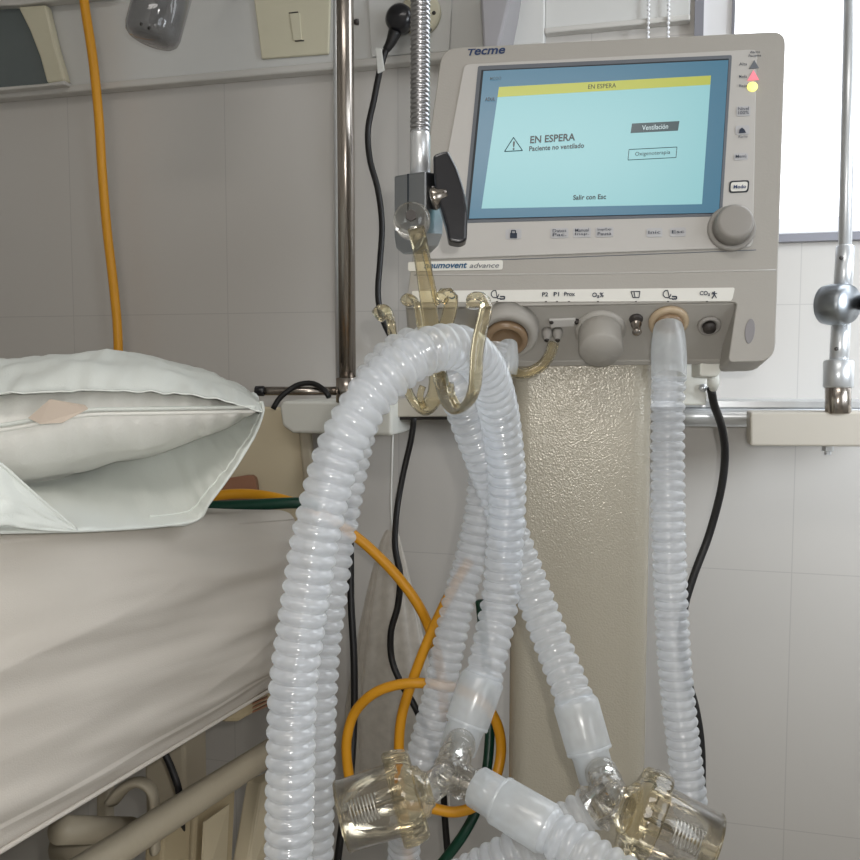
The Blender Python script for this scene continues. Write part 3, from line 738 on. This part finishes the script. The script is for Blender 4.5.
# ================================================================ WATER TRAPS with Y pieces
def ring_tube(A, B, r_, mm, nm, parent, ribs=3):
    l = (B - A).length
    pr = [(0, r_)]
    for k in range(ribs):
        s = l * (k + .5) / ribs
        pr += [(s - .0015, r_), (s - .0008, r_ * 1.1), (s + .0008, r_ * 1.1), (s + .0015, r_)]
    pr += [(l, r_), (l, r_ * .85), (0, r_ * .85)]
    return link(nm, lathe(A, B - A, pr, 28, cap=False), mm, parent)
def trap(label, lid, end, dlid, dend, lidR, bodyR0, bodyR1, node, arms, facing):
    t = thing('water_trap', label, 'water trap', P(lid[0], lid[1], dlid), 'clear water traps')
    Lp, E = P(lid[0], lid[1], dlid), P(end[0], end[1], dend)
    ax = (E - Lp); l = ax.length; a = ax.normalized()
    # cup
    pr = [(0, bodyR0), (l * .97, bodyR1), (l, bodyR1 * .93), (l, 0)]
    link('cup', lathe(Lp, a, pr, 44, cap=False), M['cup'], t)
    link('cup', lathe(Lp, a, [(.004, bodyR0 * .93), (l * .94, bodyR1 * .92), (l * .94, 0)], 44, cap=False), M['clear'], t)
    link('cup_rim', lathe(Lp, a, [(l * .955, bodyR1), (l * .97, bodyR1 * 1.03), (l, bodyR1 * .99), (l * 1.01, bodyR1 * .9), (l * .99, bodyR1 * .8)], 44, cap=False), M['amber'], t)
    # lid with grip notches
    sg = 60; vs = []; 
    prof = [(-.010, lidR * .55), (-.010, lidR * .86), (-.008, lidR * .94), (-.001, lidR), (.006, lidR), (.0075, lidR * .96), (.0075, bodyR0)]
    u = (Z - a * Z.dot(a)).normalized(); w = a.cross(u)
    for (h, rad) in prof:
        for k in range(sg):
            ang = 2 * math.pi * k / sg
            rr_ = rad * (1 + (.025 * math.cos(ang * 10) if rad > bodyR0 * 1.02 else 0))
            vs.append(Lp + a * h + (u * math.cos(ang) + w * math.sin(ang)) * rr_)
    fs = [[i * sg + k, i * sg + (k + 1) % sg, (i + 1) * sg + (k + 1) % sg, (i + 1) * sg + k] for i in range(len(prof) - 1) for k in range(sg)]
    link('lid', mesh(vs, fs), M['amber'], t)
    link('lid_collar', lathe(Lp, -a, [(.008, lidR * .58), (.013, lidR * .55), (.015, lidR * .42), (.018, lidR * .36)], 36, cap=False), M['amber'], t)
    # inner valve tube + stem + spring
    link('valve_tube', lathe(Lp, a, [(.0, bodyR0 * .42), (l * .42, bodyR0 * .36), (l * .42, bodyR0 * .2), (l * .48, bodyR0 * .2)], 28, cap=False), M['clear'], t)
    link('valve_stem', lathe(Lp, a, [(.0, bodyR0 * .09), (l * .8, bodyR0 * .08), (l * .83, bodyR0 * .2), (l * .86, 0)], 16), M['amber'], t)
    sp = []
    for k in range(8 * 14 + 1):
        ang = 2 * math.pi * k / 14
        sp.append(Lp + a * (l * (.42 + .42 * k / 112)) + (u * math.cos(ang) + w * math.sin(ang)) * bodyR0 * .34)
    link('spring', sweep(sp, .00055, 6, .0022), M['steel'], t)
    # Y piece
    N = P(*node)
    yp = link('y_piece', join([sweep([Lp - a * .016, N], .0095, 24, .004, cap=False), lathe(N - (N - Lp).normalized() * .009, (N - Lp), [(0, .0095), (.009, .0112), (.016, .009), (.019, 0)], 24, cap=False)]), M['clear'], t)
    for (x, y, d, r_) in arms:
        E2 = P(x, y, d)
        o = ring_tube(N, E2, r_, M['clear'], 'y_arm', t)
    return t
t1 = trap('clear cylindrical water trap lying towards the left, hanging from the left Y piece', (404, 797), (341, 817), .56, .555, .0290, .0225, .0215,
          (448, 775, .60), [(461, 742, .645, .0108), (480, 789, .585, .0108)], 1)
t2 = trap('clear water trap with visible spring at lower right, hanging from the right Y piece', (645, 816), (712, 850), .56, .55, .0300, .0235, .0225,
          (612, 797, .60), [(600, 770, .645, .0112), (590, 812, .60, .0130)], 1)
link('trap_ring', lathe(P(597, 806, .60), P(580, 818, .60) - P(597, 806, .60), [(0, .014), (.001, .0165), (.004, .0168), (.005, .0145)], 32, cap=False), M['clear'], t2)

# ================================================================ BED
A0 = P(300, 512, 1.0); B0 = P(0, 527, .56)
bt = (A0 - B0).normalized()
bleft = V3((-1, 0, 0)); bleft = (bleft - bt * bleft.dot(bt)).normalized()
bup = bleft.cross(bt); bup = bup if bup.z > 0 else -bup
bup.normalize()
BL_ = (A0 - B0).length
bed = thing('hospital_bed', 'beige hospital bed frame with side tube under the white mattress', 'bed', V3((B0.x - .4, B0.y + .2, 0)))
def BP(t, s, h): return B0 + bt * t + bleft * s + bup * h     # along, to the left, up
MT = .209
T0, T1 = -.34, BL_ + .045
mt = thing('mattress', 'thick mattress wrapped in a creased white sheet', 'mattress', BP(.2, .4, -MT))
def side_fn(u, v):
    t = T0 + (T1 - T0) * u
    # round corner into the far end
    e = (T1 - t)
    ins = 0
    if e < .05: ins = .05 - math.sqrt(max(0, .05 ** 2 - (.05 - e) ** 2))
    # v: 0..0.3 top, .3..0.38 edge, to 1 bottom (tucks under)
    if v < .3:
        s = .9 * (1 - v / .3) ** 1.3 + .03; h = 0
    elif v < .42:
        a = (v - .3) / .12 * math.pi / 2; s = .03 * (1 - math.sin(a)); h = -.03 * (1 - math.cos(a))
    elif v < .93:
        k = (v - .42) / .51; s = -.012 * math.sin(k * math.pi); h = -.03 - (MT - .045) * k
    else:
        a = (v - .93) / .07; s = -.002 + .004 * a; h = -(MT - .015) - .018 * a
    s += ins
    h *= 1 - .26 * max(0, t)
    p = BP(t, s, h)
    nrm = -bleft if v > .36 else bup
    k = max(0, min(1, (v - .34) / .1)) * max(.25, min(1, (1.04 - v) / .08))
    # long oblique creases, fanning from the far upper corner
    x = (t - T0); q = h + .165 - x * .075
    f = noise.noise(V3((x * 1.6, q * 24, 1.3))) * .9 + .55 * noise.noise(V3((x * 3.2 + 3, (h + x * .12) * 45, 7.7))) + .25 * noise.noise(V3((x * 9, h * 80, 2)))
    sharpf = -abs(noise.noise(V3((x * 1.2 + 9, (h - x * .11) * 21, 4.4))))
    amp = .0055 + .006 * max(0, min(1, (t - .1) / .4))
    p += nrm * (f * amp + sharpf * amp * 1.6) * k
    p += bup * (.003 * noise.noise(V3((x * 4, s * 8, 3)))) * (1 - k)
    return p
sh = link('sheet', grid(side_fn, 200, 190), M['sheet'], mt)
# far end cap of the mattress
def end_fn(u, v):
    s = .05 + .88 * u; h = -.004 - (MT - .035) * v
    return BP(T1 - .004 + .004 * math.sin(v * 3.14) , s, h + .004 * (noise.noise(V3((u * 9, v * 4, 1)))))
link('sheet_end', grid(end_fn, 40, 12), M['sheet'], mt)
link('mattress_core', box(BP(T0, .03, -MT + .026), bleft * .88, bt * (T1 - T0 - .02), bup * (MT - .066)), M['sheet'], mt, smooth=False)
# hem of the sheet
link('sheet_hem', sweep([BP(T0 + (T1 - T0) * k / 24, .002, (-MT - .001) * (1 - .26 * max(0, T0 + (T1 - T0) * k / 24))) for k in range(25)], .0018, 10, .01), M['sheet'], mt)
# frame
link('frame_rail', prism([BP(T0, .014, -MT - .004), BP(T1 - .1, .014, -MT + .024), BP(T1 - .1, .014, -MT + .010), BP(T0, .014, -MT - .022)], bleft * .02), M['beige'], bed, smooth=False, bevel=.002)
link('deck', box(BP(T0, .045, -MT - .018), bleft * .84, bt * (T1 - T0 - .02) + bup * .022, bup * .012), M['dark'], bed, smooth=False)
# side tube (lowered rail)
tu0, tu1 = P(104, 858, .74), P(270, 752, .97)
tu_d = (tu1 - tu0)
link('side_tube', sweep([tu0 - tu_d * .6, tu0, tu1, tu1 + tu_d * .35], .0138, 24, .1), M['beige'], bed)
# bracket loop
link('bracket_loop', sweep(pxs([(112, 802, .84), (124, 788, .84), (138, 782, .84), (150, 788, .84), (154, 804, .84), (155, 850, .84)]), .0050, 16, .004, flat=2.6, ref=bt), M['beige'], bed)
link('rail_hinge', prism([P(222, 714, .92), P(272, 687, .955), P(274, 706, .955), P(252, 715, .94), P(240, 722, .93), P(224, 722, .92)], bleft * .05), M['beige2'], bed, smooth=False, bevel=.004)
link('hinge_grille', join([box(P(253, 700 + k * 4, .935), P(268, 693 + k * 4, .945) - P(253, 700 + k * 4, .935), bup * .0018, -FWD * .004) for k in range(4)]), M['brown'], bed, smooth=False)
# panels of the lowered side rail
q = [P(196, 812, .90), P(236, 788, .95), P(232, 880, .95), P(190, 920, .88)]
link('rail_panel', prism(q, bleft * .02), M['beige2'], bed, smooth=False, bevel=.003)
q = [P(203, 822, .893), P(228, 804, .93), P(225, 870, .93), P(199, 900, .88)]
link('rail_label', prism(q, bleft * -.0015), M['tan'], bed, smooth=False)
q = [P(164, 832, .85), P(192, 815, .89), P(188, 900, .88), P(158, 920, .84)]
link('rail_panel', prism(q, bleft * .02), M['beige2'], bed, smooth=False, bevel=.003)
q = [P(244, 890, .95), P(262, 782, 1.0), P(290, 770, 1.02), P(275, 890, .98)]
link('rail_post', prism(q, bleft * .02), M['tan'], bed, smooth=False, bevel=.003)
link('frame_crossbar', sweep([P(60, 830, .75), P(130, 830, .85)], .012, 18, .05), M['beige'], bed)
link('pivot_drum', lathe(P(104, 850, .86), -bleft, [(-.05, .018), (0, .018), (.003, .016), (.003, 0)], 30), M['beige'], bed)
link('leg_frame', box(BP(-.05, .18, -.9), bleft * .5, bt * .06, bup * .66), M['beige'], bed, smooth=False, bevel=.004)
for tt in (-.2, .4):
    for ss in (.1, .72):
        a = BP(tt, ss, -MT - .02)
        link('leg', box(V3((a.x, a.y, .06)), V3((-.05, 0, 0)), V3((0, .05, 0)), V3((0, 0, a.z - .06))), M['beige'], bed, smooth=False, bevel=.004)
        link('wheel', lathe(V3((a.x - .045, a.y + .025, .05)), V3((1, 0, 0)), [(0, .046), (.003, .05), (.035, .05), (.038, .046)], 24), M['black'], bed)
# headboard
hd = thing('headboard', 'tan plastic bed headboard with rounded post behind the pillow', 'headboard', P(260, 500, 1.13))
q = [P(100, 400, 1.37), P(302, 408, 1.36), P(311, 520, 1.36), P(311, 640, 1.36), P(100, 640, 1.37)]
link('board', prism(q, FWD * .015), M['tan'], hd, smooth=False, bevel=.004)
q = [P(296, 405, 1.35), P(307, 408, 1.35), P(317, 500, 1.35), P(317, 1175, 1.35), P(304, 1175, 1.35), P(305, 500, 1.35)]
link('edge_post', prism(q, FWD * .03), M['beige'], hd, smooth=False, bevel=.004)
q = [P(96, 405, 1.38), P(108, 405, 1.38), P(108, 1165, 1.38), P(96, 1165, 1.38)]
link('edge_post', prism(q, FWD * .03), M['beige'], hd, smooth=False, bevel=.004)
link('grip', prism([P(x, y, 1.33) for x, y in rnd([(215, 480, 8), (255, 474, 8), (258, 502, 4), (205, 505, 4)], 6, 3)], FWD * .02), M['brown'], hd, smooth=False, bevel=.003)

# ================================================================ PILLOW
pw = thing('pillow', 'plump white zipped pillow lying in an open pillowcase on the mattress', 'pillow', P(60, 500, .80))
PF = ray(248, 365); PF = V3((PF.x, PF.y, 0)).normalized(); PR = V3((PF.y, -PF.x, 0))
PC = P(22, 418, .86)
PA, PB_, PCH = .222, .17, .062
def seam_h(u):   # world height of the seam along the pillow
    k = max(0, min(1, (u + .05) / .5)); k = k * k * (3 - 2 * k)
    return -.006 + .018 * k + .004 * math.sin(u * 4.5 + 2.0) * (1 - k)
def lens(u, v, sgn, grow=0, sc=1.0):
    au, av = min(1, abs(u)), min(1, abs(v))
    e = max(0, (1 - au ** 2.1)) ** .72 * max(0, (1 - av ** 2.6)) ** .55
    hgt = (PCH * (.80 if sgn > 0 else .97) + grow) * e
    pinch = 1 - .12 * (au ** 3) 
    n_ = noise.noise(V3((u * 6, v * 5, 4 + sgn))) * .004 * min(1, e * 2)
    gather = .0022 * math.sin(u * 75 + 4 * v) * max(0, 1 - e * 1.6) * (1 if abs(v) > .6 else 0) * max(0, min(1, u * 3 + .6)) * (1 if e > .02 else 0)
    return PC + PR * (u * (PA + grow * .3) * (1 + (sc - 1) * .5)) + PF * (v * (PB_ + grow) * pinch) + Z * (sgn * (hgt + n_ + gather) + seam_h(u))
def warp(x):  # denser samples to the rim
    x = x * 2 - 1
    return math.copysign(1 - (1 - abs(x)) ** 1.6, x)
for sgn, nm in ((1, 'pillow_top'), (-1, 'pillow_underside')):
    link(nm, grid(lambda a, b_: lens(warp(a), warp(b_), sgn), 140, 70), M['ticking'], pw)
def rim(u): return PC + PR * (u * PA) + PF * (-(PB_) * (1 - .12 * abs(u) ** 3)) + Z * seam_h(u)
link('zip_seam', sweep([rim(-1 + 2 * k / 40) - PF * .001 for k in range(41)], .0026, 10, .004, flat=.7), M['ticking'], pw)
link('zip_seam', sweep([rim(-1 + 2 * k / 40) - PF * .003 + Z * .004 for k in range(41)], .0016, 8, .004), M['case'], pw)
q = [P(28, 418, .675), P(50, 399, .69), P(85, 405, .69), P(88, 409, .685), P(62, 423, .675), P(40, 424, .67)]
link('care_tag', prism(q, PF * .001), M['tagc'], pw, smooth=False)
# pillowcase upper sheet: follows the pillow, hem hangs over the front
def case_top(a, b_):
    u = warp(a) ; u = max(-1, min(1, u)) * 1.0
    v = 1 - 1.99 * b_
    p = lens(u, max(-1, min(1, v)), 1, .009, 1.03)
    if v < -.5:
        k = (-.5 - v) / .5
        hemz = .030 + .008 * math.sin(u * 5 + 2.6) - .02 * max(0, u) ** 3
        low = PC.z + seam_h(u) + hemz * max(0, 1 - abs(u) ** 4)
        p.z = max(p.z, low) if k > .3 else p.z
        p -= PF * .006 * k
    p += Z * .002 * noise.noise(V3((u * 22, v * 3, 9)))
    return p
ct = link('pillowcase', grid(case_top, 150, 90), M['case'], pw, solid=.0012)
# pillowcase lower sheet: pocket from behind the pillow down to the mattress and forward to the rim
def interp(pts, t):
    x = t * (len(pts) - 1); i = min(len(pts) - 2, int(x)); f = x - i
    a, b_ = V3(pts[i]), V3(pts[i + 1])
    p0 = V3(pts[max(0, i - 1)]); p3 = V3(pts[min(len(pts) - 1, i + 2)])
    return .5 * ((2 * a) + (b_ - p0) * f + (2 * p0 - 5 * a + 4 * b_ - p3) * f * f + (3 * a - p0 - 3 * b_ + p3) * f ** 3)
outer = [(262, 402, .80), (263, 412, .79), (256, 432, .775), (243, 455, .765), (228, 478, .755), (210, 502, .75), (196, 520, .752), (160, 526, .72), (120, 529, .67), (70, 531, .612), (10, 532, .56), (-60, 534, .50)]
inner = [(252, 402, .80), (248, 404, .83), (232, 410, .86), (215, 417, .87), (198, 425, .87), (178, 432, .87), (158, 440, .87), (130, 448, .87), (95, 456, .87), (60, 464, .87), (10, 472, .87), (-60, 478, .87)]
def pocket(a, b_):
    o_ = P(*interp(outer, a)); i_ = P(*interp(inner, a))
    p = o_.lerp(i_, b_)
    p += -Z * .005 * math.sin(b_ * math.pi) * min(1, a * 4) * (1 if a < .75 else max(0, 1 - (a - .75) * 3))
    w = noise.noise(V3((a * 26, b_ * 2.2, 5))) * .0032 * (1 - .4 * b_)
    w += .0016 * math.sin(a * 120) * (1 if .1 < a < .55 else .2) * max(0, 1 - abs(b_ - .16) * 6)
    return p + (Z * .7 - PF * .7) * w
link('pillowcase', grid(pocket, 160, 40), M['case'], pw, solid=.0012)
# outside of the lower sheet, running back from the rim under the pillow
def under(a, b_):
    o_ = P(*interp(outer, a * .62)); back = P(248, 412, .98).lerp(P(170, 500, 1.0), min(1, a * 1.2))
    p = o_.lerp(back, b_ ** 1.2)
    return p + Z * noise.noise(V3((a * 8, b_ * 6, 2))) * .005
link('pillowcase', grid(under, 60, 24), M['case'], pw, solid=.0012)
hem = [P(*interp([(a[0], a[1], a[2]) for a in outer], k / 60)) for k in range(61)]
link('pillowcase_hem', sweep(hem, .0013, 8, .003), M['case'], pw)
hem2 = []
for k in range(6, 40):
    a = k / 60; hem2.append(pocket(a, .13) - PF * .0012 + Z * .0008)
link('pillowcase_hem', sweep(hem2, .0009, 6, .003), M['case'], pw)
# left flap folded over
def flap(a, b_):
    top = [(-80, 425, .49), (-40, 443, .52), (0, 464, .545), (20, 481, .56), (45, 503, .58), (76, 529, .607)]
    bot = [(-80, 545, .485), (-40, 536, .515), (0, 526, .54), (20, 528, .555), (45, 531, .577), (80, 532, .608)]
    p = P(*interp(top, a)).lerp(P(*interp(bot, a)), b_)
    return p - PF * .004 * math.sin(b_ * 3.14) * (1 - a) + PF * .003 * noise.noise(V3((a * 5, b_ * 6, 8)))
link('pillowcase', grid(flap, 40, 24), M['case'], pw, solid=.0012)
link('pillowcase_hem', sweep(pxs([(-80, 425, .489), (-40, 443, .519), (0, 464, .544), (20, 481, .559), (45, 503, .579), (76, 529, .606)]), .0011, 8, .003), M['case'], pw)

# ================================================================ HOSES AND CABLES BEHIND
def tube(name, label, cat, pts, r_, m_, group=None, wall=False):
    q = [W(*p) for p in pts] if wall else pxs(pts)
    return tag(link(name, sweep(q, r_, 14, .006), M[m_]), label, cat, group)
tube('gas_hose', 'yellow gas hose hanging straight down the left wall behind the pillow', 'hose',
     [(78, -60, .05), (84, 0, .05), (93, 60, .05), (99, 120, .05), (102, 170, .045), (107, 230, .04), (114, 290, .04), (118, 340, .04), (119, 420, .04), (120, 520, .04), (121, 600, .03), (121, 640, .008)], .0074, 'yellow', 'yellow gas hoses', True)
tube('gas_hose', 'yellow gas hose coming over the bed head and curving down past the hanging bag', 'hose',
     [(180, 506, 1.08), (215, 496, 1.08), (250, 494, 1.08), (285, 500, 1.07), (320, 513, 1.06), (355, 536, 1.05), (380, 558, 1.05), (402, 582, 1.05), (420, 608, 1.05), (432, 636, 1.06), (440, 670, 1.08), (445, 720, 1.1)], .0062, 'yellow', 'yellow gas hoses')
tube('gas_hose', 'yellow gas hose slanting down to the left water trap lid', 'hose',
     [(470, 560, 1.02), (452, 590, 1.02), (438, 618, 1.02), (424, 650, 1.02), (411, 685, 1.02), (402, 715, 1.02), (399, 745, 1.02), (400, 790, 1.02), (408, 850, 1.03), (410, 900, 1.03)], .0060, 'yellow', 'yellow gas hoses')
tube('gas_hose', 'yellow gas hose looping in an arc left and right of the slanting one', 'hose',
     [(351, 790, 1.0), (347, 760, 1.0), (347, 738, 1.0), (354, 714, 1.0), (370, 696, .99), (392, 686, .985), (420, 683, .98), (455, 688, .98), (482, 702, .98), (497, 724, .98), (501, 752, .98), (494, 782, .97), (478, 804, .96), (455, 812, .96), (430, 808, .96), (405, 806, .96)], .0058, 'yellow', 'yellow gas hoses')
tube('gas_hose', 'dark green gas hose lying across the bed head beneath the yellow one', 'hose',
     [(150, 510, 1.05), (200, 507, 1.05), (250, 505, 1.05), (300, 503, 1.05), (318, 508, 1.06), (322, 540, 1.08), (322, 640, 1.1)], .0068, 'green', 'green gas hoses')
tube('gas_hose', 'dark green gas hose curving down behind the left Y piece', 'hose',
     [(480, 600, 1.03), (486, 660, 1.03), (490, 710, 1.02), (488, 760, 1.0), (480, 800, .99), (465, 832, .98), (443, 862, .98), (420, 890, .98)], .0058, 'green', 'green gas hoses')
tube('power_cable', 'thin black cable dropping from the rail beam and snaking over the bag', 'cable',
     [(414, 418, 1.19), (411, 440, 1.19), (403, 475, 1.19), (397, 510, 1.17), (395, 545, 1.12), (400, 575, 1.1), (398, 605, 1.1), (391, 632, 1.1), (392, 660, 1.1), (402, 685, 1.09), (414, 705, 1.08), (430, 740, 1.08), (442, 780, 1.08), (445, 820, 1.08), (449, 870, 1.08)], .0042, 'black', 'black cables')
tube('power_cable', 'straight black cable just right of the paired near hoses', 'cable',
     [(345, 470, 1.14), (350, 530, 1.13), (351, 600, 1.12), (354, 660, 1.11), (354, 720, 1.10), (350, 780, 1.08), (343, 820, 1.06), (335, 880, 1.05)], .0046, 'black', 'black cables')
tube('power_cable', 'thick black cable hanging to the right of the straight hose', 'cable',
     [(711, 388, .92), (714, 404, .93), (722, 428, .96), (725, 455, .98), (721, 490, .99), (709, 535, 1.0), (694, 575, 1.0), (684, 610, 1.0), (682, 645, 1.0), (688, 680, 1.0), (696, 710, 1.0), (701, 745, 1.0), (702, 790, 1.0), (702, 900, 1.0)], .0044, 'black', 'black cables')
tag(link('cable_plug', lathe(P(713, 376, .90), P(714, 396, .92) - P(713, 376, .90), [(0, .006), (.012, .006), (.014, .0045), (.018, .0045)], 16), M['boxw']), 'small white cable plug under the ventilator right corner', 'plug')
tube('power_cable', 'short black cable visible between mattress frame and side tube of the bed', 'cable',
     [(160, 745, .86), (168, 760, .86), (174, 775, .86), (179, 792, .86), (182, 830, .88)], .0035, 'black', 'black cables')
# bag
def bagf(a, b_):
    top = V3(W(392, 530, .09)); 
    xl = -.008 - .062 * min(1, b_ * 1.5) ** .7; xr_ = .008 + .075 * min(1, b_ * 1.25) ** .9
    ang = a * 2 * math.pi
    cx = (xl + xr_) / 2; hx = (xr_ - xl) / 2
    f = 1 + .10 * noise.noise(V3((math.cos(ang) * 3, math.sin(ang) * 3, b_ * 1.5))) + .05 * math.sin(ang * 11)
    return top + V3((cx + hx * math.cos(ang) * f, (.004 + .022 * min(1, b_ * 2)) * math.sin(ang) * f, -b_ * .42))
bg = thing('plastic_bag', 'crumpled translucent white plastic bag hanging on a cord behind the yellow hoses', 'bag', W(392, 530, .09))
link('bag_body', grid(bagf, 90, 50), M['bag'], bg)
link('bag_cord', sweep([W(393, 420, .08), W(392, 460, .085), W(391, 500, .09), W(392, 534, .09)], .0016, 8, .01), M['label'], bg)

# ================================================================ LIGHTS
def area(name, loc, target, size, energy, color=(1, 1, 1), sy=None):
    l_ = bpy.data.lights.new(name, 'AREA'); l_.energy = energy; l_.color = color
    l_.shape = 'RECTANGLE'; l_.size = size; l_.size_y = sy or size
    o = bpy.data.objects.new(name, l_); COL.objects.link(o); o.location = loc
    o.rotation_euler = (V3(target) - V3(loc)).to_track_quat('-Z', 'Y').to_euler()
    return o
area('ceiling_fill', (-.1, -.7, 2.66), (-.1, -.7, 0), 1.1, 12, (1, .955, .90), .5)  # added soft overhead fill for the room, no fixture modelled
area('daylight', (wx0 + .6, WY - .06, wz0 + .5), (wx0 + .2, 0, 1.0), .95, 13, (.90, .95, 1))
dr = area('right_wall_fill', (1.42, .55, 1.55), (.66, 1.32, 1.42), .5, 7, (.86, .93, 1), .5); dr.data.spread = math.radians(65)  # added cool fill to brighten the back wall beside the window
area('side_fill', (1.46, -.35, 1.5), (-.2, .75, 1.1), .9, 9, (.88, .94, 1), .9)  # added cool fill from the right, where the wall has no window
fl = bpy.data.lights.new('phone_flash', 'SPOT'); fl.energy = 7; fl.shadow_soft_size = .006; fl.spot_size = math.radians(110); fl.spot_blend = .6; fl.color = (1, .97, .93)
fo = bpy.data.objects.new('phone_flash', fl); COL.objects.link(fo); fo.location = CAM + RIGHT * .02 + UP * .02 - FWD * .005; fo.rotation_euler = co.rotation_euler
wd = bpy.data.worlds.new('world'); scene.world = wd; wd.use_nodes = True
wb = wd.node_tree.nodes['Background']; wb.inputs[0].default_value = (.93, .96, 1, 1); wb.inputs[1].default_value = 3.0
scene.view_settings.view_transform = 'Standard'; scene.view_settings.look = 'None'
scene.view_settings.exposure = 0; scene.view_settings.gamma = 1; scene.view_settings.use_curve_mapping = False
